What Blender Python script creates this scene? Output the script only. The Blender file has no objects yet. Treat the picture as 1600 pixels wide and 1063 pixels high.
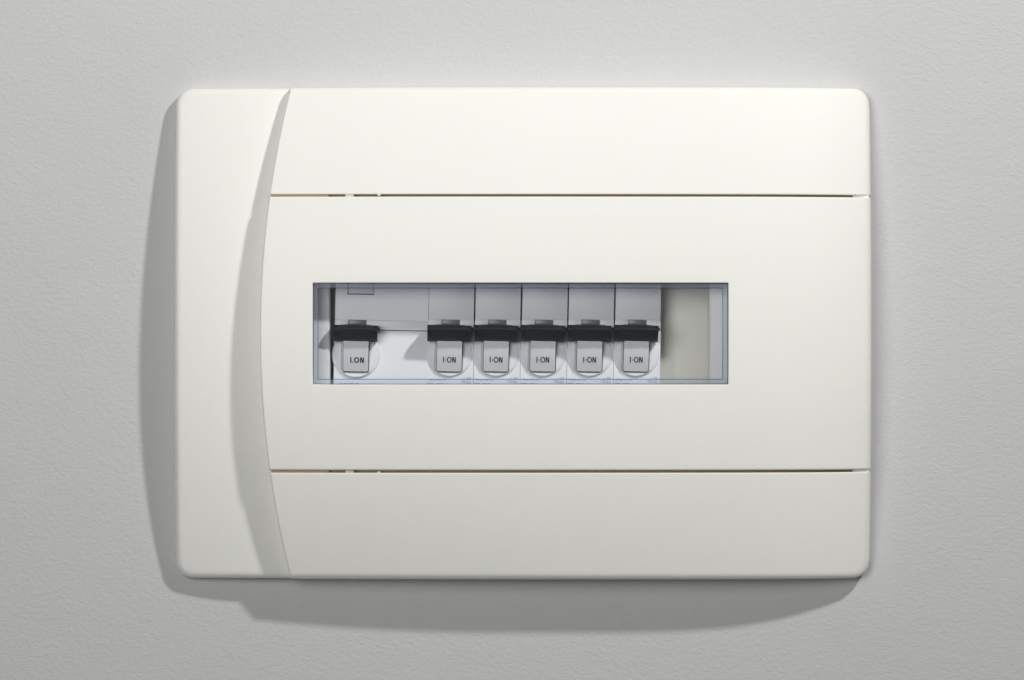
import bpy, bmesh, math
from mathutils import Vector

# ------------------------------------------------------------------ units
# Lengths are written in "px" of the photograph at the panel's rim (0.25 mm each).
S = 0.00025
CD = 8750.0            # camera distance to the rim plane
DREF = 13.0            # height of the rim plane over the wall
CAM = CD + DREF
def V(x, y, d): return Vector(((x-800.0)*S, -d*S, (531.5-y)*S))
def ux(x, d): return 800.0+(x-800.0)*(CAM-d)/CD          # true position of a point seen at x, standing d off the wall
def uy(y, d): return 531.5+(y-531.5)*(CAM-d)/CD

sc = bpy.context.scene
COL = sc.collection
# ------------------------------------------------------------------ camera, light, exposure
cam = bpy.data.cameras.new('camera'); co = bpy.data.objects.new('camera', cam); COL.objects.link(co)
co.location = (0, -CAM*S, 0); co.rotation_euler = (math.radians(90), 0, 0)
cam.sensor_width = 36; cam.lens = 36*CD/1600.0; cam.clip_start = 0.05; cam.clip_end = 60
sc.camera = co
w = bpy.data.worlds.new('World'); sc.world = w; w.use_nodes = True
w.node_tree.nodes['Background'].inputs[0].default_value = (0.97, 0.98, 1.0, 1)
w.node_tree.nodes['Background'].inputs[1].default_value = 0.05
def area(name, loc, target, size, power, color, shape='DISK', spread=180):
    l = bpy.data.lights.new(name, 'AREA'); l.shape = shape; l.size = size; l.energy = power; l.spread = math.radians(spread); l.color = color
    o = bpy.data.objects.new(name, l); COL.objects.link(o); o.location = loc
    o.rotation_euler = (Vector(target)-Vector(loc)).to_track_quat('-Z', 'Y').to_euler()
    return o
K = 0.98
area('key_lamp', (0.79*K, -1.0*K, 0.98*K), (0, 0, 0.3), 0.115, 4.3, (1.0, 0.988, 0.965), spread=90)
area('fill_softbox', (-0.56, -2.05, 0.34), (0, 0, 0.32), 0.85, 2.55, (1.0, 0.992, 0.975), 'SQUARE', spread=50)
sc.view_settings.view_transform = 'Standard'; sc.view_settings.look = 'None'
sc.view_settings.exposure = 0; sc.view_settings.gamma = 1; sc.view_settings.use_curve_mapping = False
sc.render.engine = 'CYCLES'
sc.cycles.max_bounces = 10; sc.cycles.diffuse_bounces = 6; sc.cycles.transparent_max_bounces = 16

# ------------------------------------------------------------------ materials
def mat(name, col, rough=0.4, spec=0.5, noise=0.0, nscale=300, bump=0.0, bscale=2500, tint=None, sss=0.0):
    m = bpy.data.materials.new(name); m.use_nodes = True
    nt = m.node_tree; N = nt.nodes; L = nt.links; b = N['Principled BSDF']
    b.inputs['Base Color'].default_value = (*col, 1); b.inputs['Roughness'].default_value = rough
    b.inputs['Specular IOR Level'].default_value = spec
    if sss:
        b.inputs['Subsurface Weight'].default_value = sss
        b.inputs['Subsurface Radius'].default_value = (1.0, 0.75, 0.4)
        b.inputs['Subsurface Scale'].default_value = 0.0012
    tc = N.new('ShaderNodeTexCoord')
    if noise:
        n = N.new('ShaderNodeTexNoise'); n.inputs['Scale'].default_value = nscale; n.inputs['Detail'].default_value = 5
        L.new(tc.outputs['Object'], n.inputs['Vector'])
        r = N.new('ShaderNodeMix'); r.data_type = 'RGBA'
        r.inputs['A'].default_value = (*[c*(1-noise) for c in col], 1)
        t = tint or col
        r.inputs['B'].default_value = (*[min(1, c*(1+noise)) for c in t], 1)
        L.new(n.outputs['Fac'], r.inputs['Factor']); L.new(r.outputs['Result'], b.inputs['Base Color'])
        mr = N.new('ShaderNodeMapRange'); mr.inputs['To Min'].default_value = rough*0.85; mr.inputs['To Max'].default_value = rough*1.2
        L.new(n.outputs['Fac'], mr.inputs['Value']); L.new(mr.outputs['Result'], b.inputs['Roughness'])
    if bump:
        n2 = N.new('ShaderNodeTexNoise'); n2.inputs['Scale'].default_value = bscale; n2.inputs['Detail'].default_value = 3
        L.new(tc.outputs['Object'], n2.inputs['Vector'])
        bp = N.new('ShaderNodeBump'); bp.inputs['Strength'].default_value = bump; bp.inputs['Distance'].default_value = 0.0001
        L.new(n2.outputs['Fac'], bp.inputs['Height']); L.new(bp.outputs['Normal'], b.inputs['Normal'])
    return m

def clear(name, tint, fac=0.06, rough=0.06, haze=0.012):
    m = bpy.data.materials.new(name); m.use_nodes = True
    nt = m.node_tree; N = nt.nodes; L = nt.links; N.remove(N['Principled BSDF'])
    t = N.new('ShaderNodeBsdfTransparent'); t.inputs[0].default_value = (*tint, 1)
    g = N.new('ShaderNodeBsdfGlossy'); g.inputs['Roughness'].default_value = rough
    g.inputs[0].default_value = (0.9, 0.94, 1, 1)
    lw = N.new('ShaderNodeLayerWeight'); lw.inputs['Blend'].default_value = 0.5      # reflection rises at grazing angles
    p5 = N.new('ShaderNodeMath'); p5.operation = 'POWER'; p5.inputs[1].default_value = 5.0; L.new(lw.outputs['Facing'], p5.inputs[0])
    a = N.new('ShaderNodeMath'); a.operation = 'MULTIPLY_ADD'; a.inputs[1].default_value = 0.9; a.inputs[2].default_value = fac+0.035; a.use_clamp = True
    L.new(p5.outputs[0], a.inputs[0])
    mx = N.new('ShaderNodeMixShader'); L.new(a.outputs[0], mx.inputs[0]); L.new(t.outputs[0], mx.inputs[1]); L.new(g.outputs[0], mx.inputs[2])
    df = N.new('ShaderNodeBsdfDiffuse'); df.inputs[0].default_value = (0.75, 0.79, 0.86, 1)      # painted veil of light, lifts the shade seen through the pane
    ns = N.new('ShaderNodeTexNoise'); ns.inputs['Scale'].default_value = 60; ns.inputs['Detail'].default_value = 6
    tc = N.new('ShaderNodeTexCoord'); L.new(tc.outputs['Object'], ns.inputs['Vector'])
    mr = N.new('ShaderNodeMapRange'); mr.inputs['To Min'].default_value = haze*0.8; mr.inputs['To Max'].default_value = haze*1.2
    L.new(ns.outputs['Fac'], mr.inputs['Value'])
    m2 = N.new('ShaderNodeMixShader'); L.new(mr.outputs[0], m2.inputs[0]); L.new(mx.outputs[0], m2.inputs[1]); L.new(df.outputs[0], m2.inputs[2])
    L.new(m2.outputs[0], N['Material Output'].inputs['Surface'])
    return m

def wall_mat():
    m = bpy.data.materials.new('wall_paint'); m.use_nodes = True
    nt = m.node_tree; N = nt.nodes; L = nt.links; b = N['Principled BSDF']
    b.inputs['Roughness'].default_value = 0.62; b.inputs['Specular IOR Level'].default_value = 0.3
    tc = N.new('ShaderNodeTexCoord')
    def M(op, a, bb=None, c=None):
        n = N.new('ShaderNodeMath'); n.operation = op
        for i, q in enumerate((a, bb, c)):
            if q is None: continue
            if hasattr(q, 'links'): L.new(q, n.inputs[i])
            else: n.inputs[i].default_value = q
        return n.outputs[0]
    def noise(scale, detail, sx=1, sz=1, rot=0, rough=0.5, dist=0.0):
        mp = N.new('ShaderNodeMapping'); mp.inputs['Scale'].default_value = (sx, 1, sz); mp.inputs['Rotation'].default_value = (0, rot, 0)
        L.new(tc.outputs['Object'], mp.inputs['Vector'])
        n = N.new('ShaderNodeTexNoise'); n.inputs['Scale'].default_value = scale; n.inputs['Detail'].default_value = detail
        n.inputs['Roughness'].default_value = rough; n.inputs['Distortion'].default_value = dist
        L.new(mp.outputs[0], n.inputs['Vector']); return n.outputs['Fac']
    # base colour: very slight patchiness of the paint
    cl = noise(9, 4)
    r = N.new('ShaderNodeMix'); r.data_type = 'RGBA'
    r.inputs['A'].default_value = (0.532, 0.534, 0.535, 1); r.inputs['B'].default_value = (0.556, 0.558, 0.559, 1)
    L.new(cl, r.inputs['Factor']); L.new(r.outputs['Result'], b.inputs['Base Color'])
    # distance from the rim of the unit -> where the paint was cut in by brush
    sp = N.new('ShaderNodeSeparateXYZ'); L.new(tc.outputs['Object'], sp.inputs[0])
    wob = M('MULTIPLY', M('SUBTRACT', noise(30, 2), 0.5), 0.018)
    dx = M('SUBTRACT', M('ABSOLUTE', M('SUBTRACT', sp.outputs[0], 16.5*S)), 541.5*S)
    dz = M('SUBTRACT', M('ABSOLUTE', M('ADD', sp.outputs[2], -10.5*S)), 382*S)
    d = M('ADD', M('MAXIMUM', dx, dz), wob)
    brush = N.new('ShaderNodeMapRange'); brush.interpolation_type = 'SMOOTHSTEP'
    brush.inputs['From Min'].default_value = 0.003; brush.inputs['From Max'].default_value = 0.009
    brush.inputs['To Min'].default_value = 0.0; brush.inputs['To Max'].default_value = 1.0
    L.new(d, brush.inputs['Value'])
    roller = M('ADD', M('MULTIPLY', noise(560, 3, 0.85, 1.2, 0.35, 0.55, 0.6), 1.0), M('MULTIPLY', noise(900, 2, 0.8, 1.2, 0.3), 0.28))
    horiz = noise(1500, 2, 0.03, 1)      # horizontal brush marks above and below
    vert = noise(1500, 2, 1, 0.03)       # vertical ones at the sides
    side = M('GREATER_THAN', dx, dz)
    streak = M('ADD', M('MULTIPLY', vert, side), M('MULTIPLY', horiz, M('SUBTRACT', 1.0, side)))
    soft = M('ADD', M('MULTIPLY', streak, 0.2), M('MULTIPLY', roller, 0.4))
    h = M('ADD', M('MULTIPLY', roller, brush.outputs[0]), M('MULTIPLY', soft, M('SUBTRACT', 1.0, brush.outputs[0])))
    big = noise(28, 3)
    h = M('ADD', h, M('MULTIPLY', big, 2.0))
    bp = N.new('ShaderNodeBump'); bp.inputs['Strength'].default_value = 1.0; bp.inputs['Distance'].default_value = 0.00027
    L.new(h, bp.inputs['Height']); L.new(bp.outputs['Normal'], b.inputs['Normal'])
    return m

M_WALL = wall_mat()
M_CREAM = mat('cream_plastic', (0.835, 0.83, 0.795), 0.55, 0.3, noise=0.012, nscale=40, bump=0.12, bscale=1600, sss=0.25)
M_FRAME = mat('warm_bounce_plastic', (0.56, 0.43, 0.22), 0.6, 0.3, noise=0.08, nscale=200)  # brown has the warm interreflection inside the cream joints painted in
M_TAB = mat('tab_plastic', (0.78, 0.72, 0.56), 0.5, 0.4, noise=0.03)
M_INNER = mat('inner_plastic', (0.83, 0.83, 0.81), 0.4, 0.4, noise=0.02, nscale=60)
M_BLANK = mat('blank_plastic', (0.82, 0.80, 0.72), 0.45, 0.4, noise=0.03, nscale=60)
M_BODY = mat('breaker_plastic', (0.80, 0.81, 0.82), 0.42, 0.45, noise=0.02, nscale=120, bump=0.12, bscale=3000)
M_TOG = mat('toggle_plastic', (0.76, 0.765, 0.77), 0.24, 0.5, noise=0.02, nscale=120)
M_BLACK = mat('black_plastic', (0.006, 0.0075, 0.011), 0.55, 0.25, noise=0.15, nscale=500)
M_DARK = mat('dark_gap', (0.03, 0.03, 0.032), 0.6, 0.3, noise=0.1)
M_IND = mat('indicator', (0.15, 0.145, 0.135), 0.35, 0.5, noise=0.1, nscale=400)
M_INK = mat('print_ink', (0.03, 0.032, 0.04), 0.5, 0.3, noise=0.1)
M_INK2 = mat('grey_print', (0.27, 0.30, 0.37), 0.5, 0.3, noise=0.1)
M_PANE = clear('clear_pane', (0.95, 0.962, 0.978), 0.015, 0.06)
M_RIM = clear('clear_rim', (0.92, 0.945, 0.975), -0.02, 0.3, 0.06)
M_LIP = clear('clear_lip', (0.5, 0.6, 0.8), -0.02, 0.15)
M_EDGE = clear('clear_edge', (0.35, 0.36, 0.38), 0.02, 0.2)

# ------------------------------------------------------------------ helpers
def link(name, bm, m, parent=None, smooth=None, origin=None):
    me = bpy.data.meshes.new(name)
    bmesh.ops.recalc_face_normals(bm, faces=bm.faces)
    bm.to_mesh(me); bm.free(); me.materials.append(m)
    if smooth is not None:
        for p in me.polygons: p.use_smooth = True
        if smooth < 180:
            me.set_sharp_from_angle(angle=math.radians(smooth))
    o = bpy.data.objects.new(name, me); COL.objects.link(o)
    if parent: o.parent = parent
    return o
def tag(o, label=None, cat=None, group=None, kind=None):
    if label: o['label'] = label
    if cat: o['category'] = cat
    if group: o['group'] = group
    if kind: o['kind'] = kind
    return o
def empty(name, loc):
    e = bpy.data.objects.new(name, None); COL.objects.link(e); e.location = loc; e.empty_display_size = 0.01
    return e
def spread(a, b, n): return [a+(b-a)*i/n for i in range(n+1)]

# ------------------------------------------------------------------ form of the unit
X0, X1, Y0, Y1, RC = 275.0, 1358.0, 139.0, 903.0, 27.0
def vv(y): return (y-521.0)/382.0
def d_out(x, y):
    cx, cy = (X0+X1)/2, (Y0+Y1)/2; hx, hy = (X1-X0)/2-RC, (Y1-Y0)/2-RC
    qx, qy = abs(x-cx)-hx, abs(y-cy)-hy
    return -(math.hypot(max(qx, 0), max(qy, 0))+min(max(qx, qy), 0)-RC)
def drop(d, r):
    if d >= r: return 0.0
    d = max(d, 0.0); return r-math.sqrt(max(0, r*r-(r-d)**2))
def DL(x, y):
    t = min(max((x-275)/180.0, 0), 1); v = vv(y)
    return 68-46*v*v+20*(1-(1-t)**2)
def DR(x, y):
    v = vv(y)
    if x < 867: B = 84-19*((867-x)/412.0)**2
    else: B = 84-56*min(((x-867)/491.0), 1)**5
    c = 72-27*min(max((x-455)/903.0, 0), 1)
    return B+c*(1-v*v)
def bound(y):                                  # curved joint between the side cover and the right-hand covers
    v = vv(y); x = 406+48*v*v
    return ux(x, 65+72*(1-v*v))
def xleft(y):
    if y < Y0+RC: return X0+RC-math.sqrt(max(0, RC*RC-(Y0+RC-y)**2))
    if y > Y1-RC: return X0+RC-math.sqrt(max(0, RC*RC-(y-Y1+RC)**2))
    return X0
def xright(y): return X0+X1-xleft(y)

def shell(name, m, parent, rows, colf, dfun, skirt, hole=None, thick=8):
    """curved cover: rows of points at height dfun over the wall, with skirts turned in all round"""
    bm = bmesh.new(); G = []
    for y in rows:
        G.append([(x, y) for x in colf(y)])
    nr, nc = len(G), len(G[0])
    P = [[bm.verts.new(V(x, y, dfun(x, y))) for (x, y) in row] for row in G]
    def inhole(j, i):
        if not hole: return False
        hx0, hx1, hy0, hy1 = hole
        x = (G[j][i][0]+G[j][i+1][0])/2; y = (G[j][i][1]+G[j+1][i][1])/2
        return hx0 < x < hx1 and hy0 < y < hy1
    for j in range(nr-1):
        for i in range(nc-1):
            if not inhole(j, i): bm.faces.new((P[j][i], P[j][i+1], P[j+1][i+1], P[j+1][i]))
    bm.edges.ensure_lookup_table()
    be = [e for e in bm.edges if len(e.link_faces) == 1]
    low = {}
    for e in be:
        for vt in e.verts:
            if vt not in low:
                x = vt.co.x/S+800; y = 531.5-vt.co.z/S; d = -vt.co.y/S
                low[vt] = bm.verts.new(V(x, y, skirt(x, y, d)))
    for e in be:
        a, b = e.verts
        if (a.co-b.co).length < 1e-9: continue
        bm.faces.new((a, b, low[b], low[a]))
    bmesh.ops.remove_doubles(bm, verts=bm.verts, dist=1e-8)
    return link(name, bm, m, parent, smooth=50)

EO = [0, 0.5, 1.2, 2.2, 3.5, 5, 7, 9.5, 13, 18, 26]
def rows_from(a, b, ea, eb, n):                # rows from a to b with fine steps at either end
    s = 1 if b > a else -1
    st = [a+o for o in EO[:ea]]; en = [b-o for o in EO[:eb]][::-1]
    return st+spread(st[-1], en[0], n)[1:-1]+en

unit = empty('distribution_board', V(816, 521, 0))
tag(unit, 'cream plastic fuse box cover with curved flaps and clear window on the grey wall', 'fuse box')
def rel(o):                                    # parts are modelled in place; hang them on the unit
    o.matrix_parent_inverse = unit.matrix_basis.inverted(); return o
bpy.context.view_layer.update()

# side cover
def colL(y):
    xl = xleft(y); xr = bound(y)+16
    st = [xl+o for o in EO]
    return st+spread(st[-1], xr, 14)[1:]
def dL(x, y): return DL(x, y)-drop(d_out(x, y), 9.5)
o = shell('side_cover', M_CREAM, unit, rows_from(Y0, Y1, 11, 11, 44), colL, dL, lambda x, y, d: 1.0)
rel(o)

# right-hand covers
def left_drop(x, y, r=2.6): return drop(x-bound(y), r)
HX0, HX1, HY0, HY1 = ux(488.7, 140), ux(1138.3, 140), uy(442, 148), uy(601, 148)
def colR(y):
    xl = bound(y); xr = xright(y)
    st = [xl+o for o in [0, 0.4, 0.9, 1.6, 2.6, 4, 8]]
    mid = [HX0-1.5, HX0-0.6, HX0]+spread(HX0, HX1, 26)[1:-1]+[HX1, HX1+0.6, HX1+1.5]
    en = [xr-o for o in EO[:10]][::-1]
    return st+spread(st[-1], mid[0], 5)[1:-1]+mid+spread(mid[-1], en[0], 14)[1:-1]+en
def skirtR(x, y, d):
    if d_out(x, y) < 0.4: return 1.0
    return max(4.0, d-16) if x-bound(y) > 3 else 18.0
def dTop(x, y): return DR(x, y)-drop(d_out(x, y), 9.5)-left_drop(x, y)-drop(306.5-y, 2.2)
rows = rows_from(Y0, 306.5, 10, 5, 12)
rel(shell('top_flap', M_CREAM, unit, rows, colR, dTop, skirtR))
def dBot(x, y): return DR(x, y)-drop(d_out(x, y), 9.5)-left_drop(x, y)-drop(y-736.4, 1.6)
rows = rows_from(736.4, Y1, 5, 10, 12)
rel(shell('bottom_flap', M_CREAM, unit, rows, colR, dBot, skirtR))

door = empty('door', (0, 0, 0)); door.parent = unit; rel(door)
def hole_d(x, y): return max(HX0-x, x-HX1, HY0-y, y-HY1)
def dDoor(x, y):
    return DR(x, y)+3-drop(d_out(x, y), 9.5)-left_drop(x, y)-drop(y-310.3, 1.6)-drop(732.5-y, 2.6)-drop(max(hole_d(x, y), 0), 1.0)
rt = [310.3+o for o in EO[:5]]; rb = [732.5-o for o in EO[:6]][::-1]
rows = rt+spread(rt[-1], HY0-1.5, 8)[1:]+[HY0-0.6, HY0]+spread(HY0, HY1, 8)[1:-1]+[HY1, HY1+0.6, HY1+1.5]+spread(HY1+1.5, rb[0], 8)[1:-1]+rb
def skirtD(x, y, d):
    if -0.1 < -hole_d(x, y)+0.001 < 0.2 or abs(hole_d(x, y)) < 0.2: return 112.0
    return skirtR(x, y, d)
o = shell('door_front', M_CREAM, door, rows, colR, dDoor, skirtD, hole=(HX0, HX1, HY0, HY1))

# frame seen down the two joints
def frame_strip(ya, yb):
    bm = bmesh.new()
    xs = [bound((ya+yb)/2)+2, 440, 455, 480, 500, 516.5, 517.5]+spread(540, 1328, 20)+[1331.5]
    def off(x): return 13 if x < 517 else 25
    prev = None
    for x in xs:
        d = [DR(x, y)-off(x) for y in (ya, yb)]
        cur = [bm.verts.new(V(x, ya, d[0])), bm.verts.new(V(x, yb, d[1]))]
        if prev: bm.faces.new((prev[0], cur[0], cur[1], prev[1]))
        prev = cur
    return rel(link('joint_frame', bm, M_FRAME, unit))
frame_strip(292, 325); frame_strip(718, 752)

def box(bm, x0, x1, y0, y1, d0, d1, bev=0.0, P=V, seg=2):
    v = [bm.verts.new(P(x, y, d)) for x in (x0, x1) for y in (y0, y1) for d in (d0, d1)]
    fs = [(0, 1, 3, 2), (4, 6, 7, 5), (0, 4, 5, 1), (2, 3, 7, 6), (0, 2, 6, 4), (1, 5, 7, 3)]
    nf = [bm.faces.new([v[i] for i in f]) for f in fs]
    if bev:
        es = list({e for f in nf for e in f.edges})
        bmesh.ops.bevel(bm, geom=es, offset=bev*S, segments=seg, affect='EDGES', profile=0.5)
    return bm
for y in (308.4, 734.4):
    bm = bmesh.new(); box(bm, 542.5, 556, y-8, y+8, DR(540, y)-24, DR(540, y)-7, 1.2)
    rel(link('catch_tab', bm, M_TAB, unit, smooth=40))
    bm = bmesh.new()
    yy = y-2.2 if y < 500 else y+2.2
    bmesh.ops.create_icosphere(bm, subdivisions=3, radius=3.0*S)
    for q in bm.verts: q.co += V(ux(592, 130), yy, DR(592, y)-3.5)
    rel(link('catch_pip', bm, M_CREAM, unit, smooth=180))

for y in (308.4, 734.4):
    bm = bmesh.new(); box(bm, 1329.5, 1354.5, y-5, y+5, DR(1340, y)-30, DR(1354, y)-2.5, 0.8)
    rel(link('joint_end', bm, M_CREAM, unit, smooth=40))
# clear window of the door
def PF(x): return 135.0-(x-HX0)*0.0145         # the flat pane leans a little, as the door does
def ring(bm, x0, x1, y0, y1, wx, wy, dtop, dbot, f=None):
    """rectangular ring of four bars whose front follows the door's curve"""
    xs = spread(x0, x1, 24)
    def bar(xa, xb, ya, yb, n):
        pr = None
        for x in spread(xa, xb, n):
            base = PF(x)+7
            c = [bm.verts.new(V(x, ya, base+dtop)), bm.verts.new(V(x, yb, base+dtop)), bm.verts.new(V(x, yb, base+dbot)), bm.verts.new(V(x, ya, base+dbot))]
            if pr:
                for k in range(4): bm.faces.new((pr[k], c[k], c[(k+1) % 4], pr[(k+1) % 4]))
            else: bm.faces.new(c)
            pr = c
        bm.faces.new(pr)
    bar(x0, x1, y0, y0+wy, 24); bar(x0, x1, y1-wy, y1, 24)
    bar(x0, x0+wx, y0+wy, y1-wy, 1); bar(x1-wx, x1, y0+wy, y1-wy, 1)
IX0, IX1, IY0, IY1 = ux(496.2, 136), ux(1130.2, 136), uy(449.6, 136), uy(593.4, 136)
bm = bmesh.new()
pr = None
for x in spread(HX0+0.3, HX1-0.3, 30):
    b0 = PF(x)
    c = [bm.verts.new(V(x, HY0+0.3, b0)), bm.verts.new(V(x, HY1-0.3, b0))]
    if pr: bm.faces.new((pr[0], c[0], c[1], pr[1]))
    pr = c
link('window_pane', bm, M_PANE, door, smooth=180)
bm = bmesh.new()                                # thicker border: one refracting face behind the pane
ring(bm, HX0+0.4, HX1-0.4, HY0+0.4, HY1-0.4, IX0-HX0, IY0-HY0, -9.5, -13)
link('pane_border', bm, M_RIM, door)
bm = bmesh.new()
ring(bm, IX0, IX1, IY0, IY1, 1.1, 1.2, -8.5, -17)
link('pane_lip', bm, M_LIP, door)
bm = bmesh.new()
ring(bm, HX0+0.2, HX1-0.2, HY0+0.2, HY1-0.2, 0.9, 0.9, -7.6, -9.2)
link('pane_edge', bm, M_EDGE, door)

# inner cover round the breakers
FX0, FX1 = ux(516, 68), ux(1107, 68)
bm = bmesh.new()
box(bm, 440, FX0, 350, 690, 40, 82, 4.0, seg=4); box(bm, FX1, 1330, 350, 690, 40, 74, 5.0, seg=4)
box(bm, FX0-2, FX1+2, 345, 405, 38, 66, 1); box(bm, FX0-2, FX1+2, 650, 695, 38, 66, 1)
rel(link('inner_cover', bm, M_INNER, unit, smooth=40))
bm = bmesh.new(); box(bm, 430, 1335, 330, 710, 3, 8)
rel(link('back_plate', bm, M_BLANK, unit))
bm = bmesh.new(); box(bm, ux(1022, 58), ux(1125, 58), 395, 660, 8.5, 12, 1.0)
rel(link('blanking_plate', bm, M_BLANK, unit, smooth=40))

# ------------------------------------------------------------------ breakers
CY = 556.0
def P(u, y, d): return Vector((u*S, -(d-10)*S, (CY-y)*S))      # u from the centre of the dial
def lathe(bm, cu, cy, prof, n=64):
    prev = None
    for r, d in prof:
        if r < 1e-6: cur = [bm.verts.new(P(cu, cy, d))]*n
        else: cur = [bm.verts.new(P(cu+r*math.cos(2*math.pi*k/n), cy+r*math.sin(2*math.pi*k/n), d)) for k in range(n)]
        if prev:
            for k in range(n):
                q = []
                for z in (prev[k], prev[(k+1) % n], cur[(k+1) % n], cur[k]):
                    if z not in q: q.append(z)
                if len(q) > 2: bm.faces.new(q)
        prev = cur
def prism(bm, pts, d0, d1):                    # flat outline (u, y) raised from d0 to d1; d may depend on y
    f0 = (lambda y: d0) if not callable(d0) else d0
    a = [bm.verts.new(P(u, y, f0(y))) for u, y in pts]; b = [bm.verts.new(P(u, y, f0(y)+d1)) for u, y in pts]
    n = len(pts)
    for i in range(n): bm.faces.new((a[i], a[(i+1) % n], b[(i+1) % n], b[i]))
    bm.faces.new(b); bm.faces.new(a)
def section(bm, u0, u1, sec):                  # closed profile in (y, d) run from u0 to u1
    a = [bm.verts.new(P(u0, y, d)) for y, d in sec]; b = [bm.verts.new(P(u1, y, d)) for y, d in sec]
    n = len(sec)
    for i in range(n): bm.faces.new((a[i], a[(i+1) % n], b[(i+1) % n], b[i]))
    bm.faces.new(a); bm.faces.new(b)

def tog_d(y):                                  # front of the rocker, sloping back towards its foot
    t = (y-534)/46.4
    return 86-15.5*t+2.2*math.sin(max(0, min(1, t))*math.pi)

def letters(bm, u0, wd, h, yb, bold, dot_mid):
    yt = yb-h; f = lambda y: tog_d(y)+0.05
    st = bold
    def quad(p): prism(bm, p, f, 0.35)
    quad([(u0, yt), (u0+st, yt), (u0+st, yb), (u0, yb)])                     # I
    dx = u0+st+wd*(0.075 if dot_mid else 0.042); dy = yb-h*0.45 if dot_mid else yb-st*0.55; r = st*(0.62 if dot_mid else 0.5)
    quad([(dx+r+r*math.cos(a*math.pi/5), dy+r*math.sin(a*math.pi/5)) for a in range(10)])
    ox0 = u0+wd*(0.30 if dot_mid else 0.275); ow = wd*0.38; cx = ox0+ow/2; cy = (yt+yb)/2; n = 28     # O
    for k in range(n):
        a0, a1 = 2*math.pi*k/n, 2*math.pi*(k+1)/n
        def pt(a, ins): return (cx+(ow/2-ins)*math.cos(a), cy+(h/2+0.15-ins)*math.sin(a))
        quad([pt(a0, 0), pt(a1, 0), pt(a1, st), pt(a0, st)])
    nx0 = u0+wd*0.72; nx1 = u0+wd                                          # N
    quad([(nx0, yt), (nx0+st, yt), (nx0+st, yb), (nx0, yb)]); quad([(nx1-st, yt), (nx1, yt), (nx1, yb), (nx1-st, yb)])
    quad([(nx0+st*0.2, yt), (nx0+st*1.25, yt), (nx1-st*0.2, yb), (nx1-st*1.25, yb)])

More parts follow.
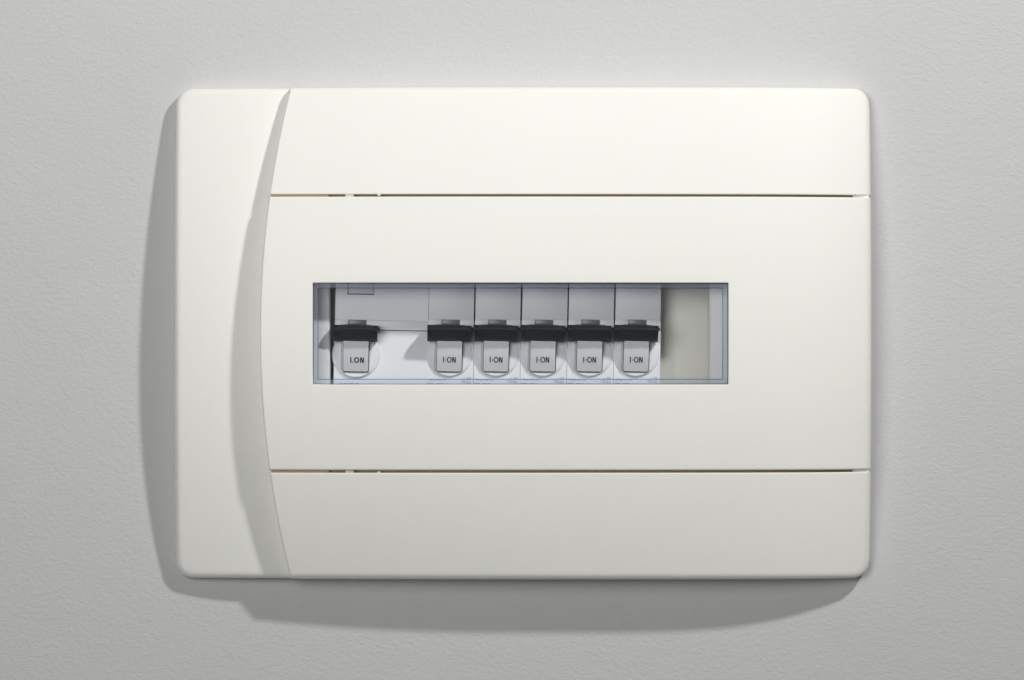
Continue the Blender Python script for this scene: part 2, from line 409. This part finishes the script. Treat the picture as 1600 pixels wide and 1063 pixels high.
def make_breaker(name, W, wide):
    """W = width of the body; the dial's centre is 34.5 from its left edge"""
    root = empty(name, (0, 0, 0)); L0 = -34.8; R0 = L0+W
    bm = bmesh.new()
    if wide:                                   # upper front with an opening for the push button
        box(bm, L0+1.2, -15.2, 400, 500, 10, 70, 0, P); box(bm, 26.2, R0-1.4, 400, 500, 10, 70, 0, P)
        box(bm, -15.2, 26.2, 461.2, 500, 10, 70, 0, P)
    else: box(bm, L0+1.3, R0-1.4, 400, 500, 10, 70, 0.8, P)
    box(bm, L0+1.6, R0-1.7, 402, 514, 8, 67, 0.0, P)
    box(bm, L0+1.0, -13.2, 500.9, 515, 10, 70.6, 0.7, P); box(bm, 15.2, R0-1.2, 500.9, 515, 10, 70.6, 0.7, P)
    box(bm, -13.4, 15.4, 508.2, 514.9, 10, 70.2, 0, P)
    box(bm, L0+0.45, R0-0.45, 516, 655, 9, 65, 0.8, P)
    link('body', bm, M_BODY, root, smooth=40)
    bm = bmesh.new(); box(bm, -13.2, 15.2, 500.5, 508.4, 60, 68.2, 0.4, P)
    link('indicator_window', bm, M_IND, root, smooth=40)
    bm = bmesh.new()
    R = 37.5 if wide else 35.6
    n = 96; prev = None                        # low round boss with a sloping well round the rocker
    def rect(a, u0, u1, y0, y1):
        c, q = math.cos(a), math.sin(a)
        return min((u1 if c > 0 else u0)/c if abs(c) > 1e-6 else 1e9, ((y1 if q > 0 else y0)-554.5)/q if abs(q) > 1e-6 else 1e9)
    def lev(a, k):
        if k == 0: return R, 62
        if k == 1: return R, 65.3
        if k == 2: return R-1.0, 66.6
        ro = min(rect(a, -23.6, 20.9, 524, 588.5), R-3.2)
        if k == 3: return (R-1.0)*0.6+ro*0.4, 68.2
        if k == 4: return ro, 69.8
        return rect(a, -19.75, 19.95, 529, 582.0), 65.5
    for k in range(6):
        cur = []
        for i in range(n):
            a = 2*math.pi*i/n; rr, d = lev(a, k)
            cur.append(bm.verts.new(P(rr*math.cos(a), 554.5+rr*math.sin(a), d)))
        if prev:
            for i in range(n): bm.faces.new((prev[i], prev[(i+1) % n], cur[(i+1) % n], cur[i]))
        prev = cur
    link('dial', bm, M_BODY, root, smooth=30)
    bm = bmesh.new(); box(bm, -20.0, 20.1, 529, 582.4, 60, 65.8, 0, P)
    sl = link('toggle_slot', bm, M_DARK, root)
    bm = bmesh.new()
    ys = spread(531, 580.4, 14)
    sec = [(y, tog_d(y)) for y in ys]+[(580.4, 64), (531, 64)]
    section(bm, -19.2, 19.4, sec)
    bmesh.ops.bevel(bm, geom=[e for e in bm.edges if abs(e.verts[0].co.x-e.verts[1].co.x) < 1e-7 and min(-e.verts[0].co.y, -e.verts[1].co.y) > 55*S], offset=2.2*S, segments=4, affect='EDGES')
    tg = link('toggle', bm, M_TOG, root, smooth=35)
    bm = bmesh.new()
    if wide: letters(bm, -8.4, 21.0, 8.6, 567.1, 1.8, False)
    else: letters(bm, -9.6, 19.8, 8.8, 566.7, 1.5, True)
    link('lettering', bm, M_INK, tg)
    # black handle
    bm = bmesh.new()
    def hs(k):                                 # profile, k lowers it towards the ends
        def f(y): return 112.5-k-26*((y-516)/18.2)**2*0.55-12*((y-516)/18.2)
        g = []
        for y in (530.0, 526.4, 522.8, 519.2):
            g += [(y, f(y)), (y-0.5, f(y)-0.7), (y-1.2, f(y)-0.7), (y-1.7, f(y-1.7))]
        return [(534.2, 70), (534.3, 84-k), (533.4, f(533.4)-1)]+g+[(515.5, 112.3-k), (512.5, 111.5-k), (510.2+k*0.5, 108-k), (508.2+k*0.8, 102-k), (507.2+k*0.9, 94-k), (507.6+k, 74)]
    us = [-27.5, -21, -14, -7, 0, 7, 14, 21, 27.5]
    prev = None
    for u in us:
        k = 1.7*(u/27.5)**2
        cur = [bm.verts.new(P(u, y, d)) for y, d in hs(k)]
        if prev:
            n = len(cur)
            for i in range(n): bm.faces.new((prev[i], prev[(i+1) % n], cur[(i+1) % n], cur[i]))
        else: bm.faces.new(cur)
        prev = cur
    bm.faces.new(prev)
    hd = link('handle', bm, M_BLACK, root, smooth=35)
    bm = bmesh.new()
    def es(dy, dd): return [(534.4, 70), (534.4, 84-dd), (530, 95-dd), (524, 105.5-dd), (517, 111-dd), (513+dy, 110-dd), (510.0+dy, 106-dd), (509.0+dy, 100), (509.0+dy, 70)]
    for a, b in ((-34.6, -31.4), (-30.9, -27.9), (27.9, 29.6), (30.1, 32.9)): section(bm, a, b, es(-0.2, 0.6 if abs(a+b) < 61.5 else 1.4))
    section(bm, -33.0, 31.6, es(2.2, 3.0))
    box(bm, 32.5, 35.6, 511.8, 515.2, 70, 84, 0.5, P)
    link('handle_end', bm, M_BLACK, hd, smooth=40)
    # small grey print near the foot
    bm = bmesh.new()
    if not wide:
        for a, b, c, d in ((-31, -25, 593.6, 594.6), (-24, -20.5, 594, 595.2), (-18.5, -16, 593.4, 594.8), (-15, -12, 594, 594.9), (-10, -4.5, 593.8, 594.6),
                           (18, 27, 594.0, 594.8), (20, 28, 596.2, 597.2), (28.6, 29.3, 589, 599), (29.3, 33, 589, 589.7), (29.3, 33, 592.4, 593.1),
                           (30.5, 33.6, 596.0, 597.6), (33, 33.8, 589, 593), (22, 26.5, 591.0, 591.6), (-33, -24, 599.0, 599.7), (-20, -8, 599.2, 599.9)):
            box(bm, a, b, c, d, 65.0, 65.35, 0, P)
    else:
        for a, b, c, d in ((-25, -21, 598.4, 599.4), (-19, -14, 598.8, 599.6), (-11, -3, 598.4, 599.2), (0, 5, 598.8, 599.6), (88, 100, 598.6, 599.4)):
            box(bm, a, b, c, d, 65.0, 65.35, 0, P)
    tag(link('small_print', bm, M_INK2, root), kind='stuff')
    if wide:
        bm = bmesh.new(); box(bm, -15.1, 26.1, 400, 461.2, 50, 67.5, 0, P)
        link('button_gap', bm, M_DARK, root)
        bm = bmesh.new(); box(bm, -14.0, 25.6, 402, 459.8, 55, 70.6, 0.9, P)
        link('push_button', bm, M_BODY, root, smooth=40)
    return root
def place(root, cx, tilt):
    root.location = Vector(((ux(cx, 85)-800)*S, -10*S, (531.5-uy(CY, 85))*S))
    root.rotation_euler = (0, math.radians(tilt), 0)
def copy_tree(o, parent=None):
    c = o.copy(); COL.objects.link(c); c.parent = parent
    for ch in list(o.children): copy_tree(ch, c)
    return c

rcd = make_breaker('residual_current_switch', 147.3, True)
tag(rcd, 'double width grey safety switch at the left end behind the window, its black handle up', 'safety switch')
place(rcd, 555.8, 1.15)
first = make_breaker('circuit_breaker', 73.0, False)
GR = 'narrow breakers in a row behind the clear window'
LB = ['narrow breaker right beside the double width switch, first of the five',
      'narrow breaker second from the double width switch',
      'middle one of the five narrow breakers in the window',
      'narrow breaker second from the beige blank plate',
      'narrow breaker at the right end, touching the beige blank plate']
todo = [first]+[copy_tree(first) for _ in range(4)]
for i, b in enumerate(todo):
    tag(b, LB[i], 'circuit breaker', GR)
    place(b, 702.0+73.05*i, (1.2, 1.1, 1.25, 1.15, 1.2)[i])

# ------------------------------------------------------------------ wall
bm = bmesh.new(); box(bm, -1200, 2800, -1000, 2100, -400, 0)
wl = link('wall', bm, M_WALL); tag(wl, kind='structure')
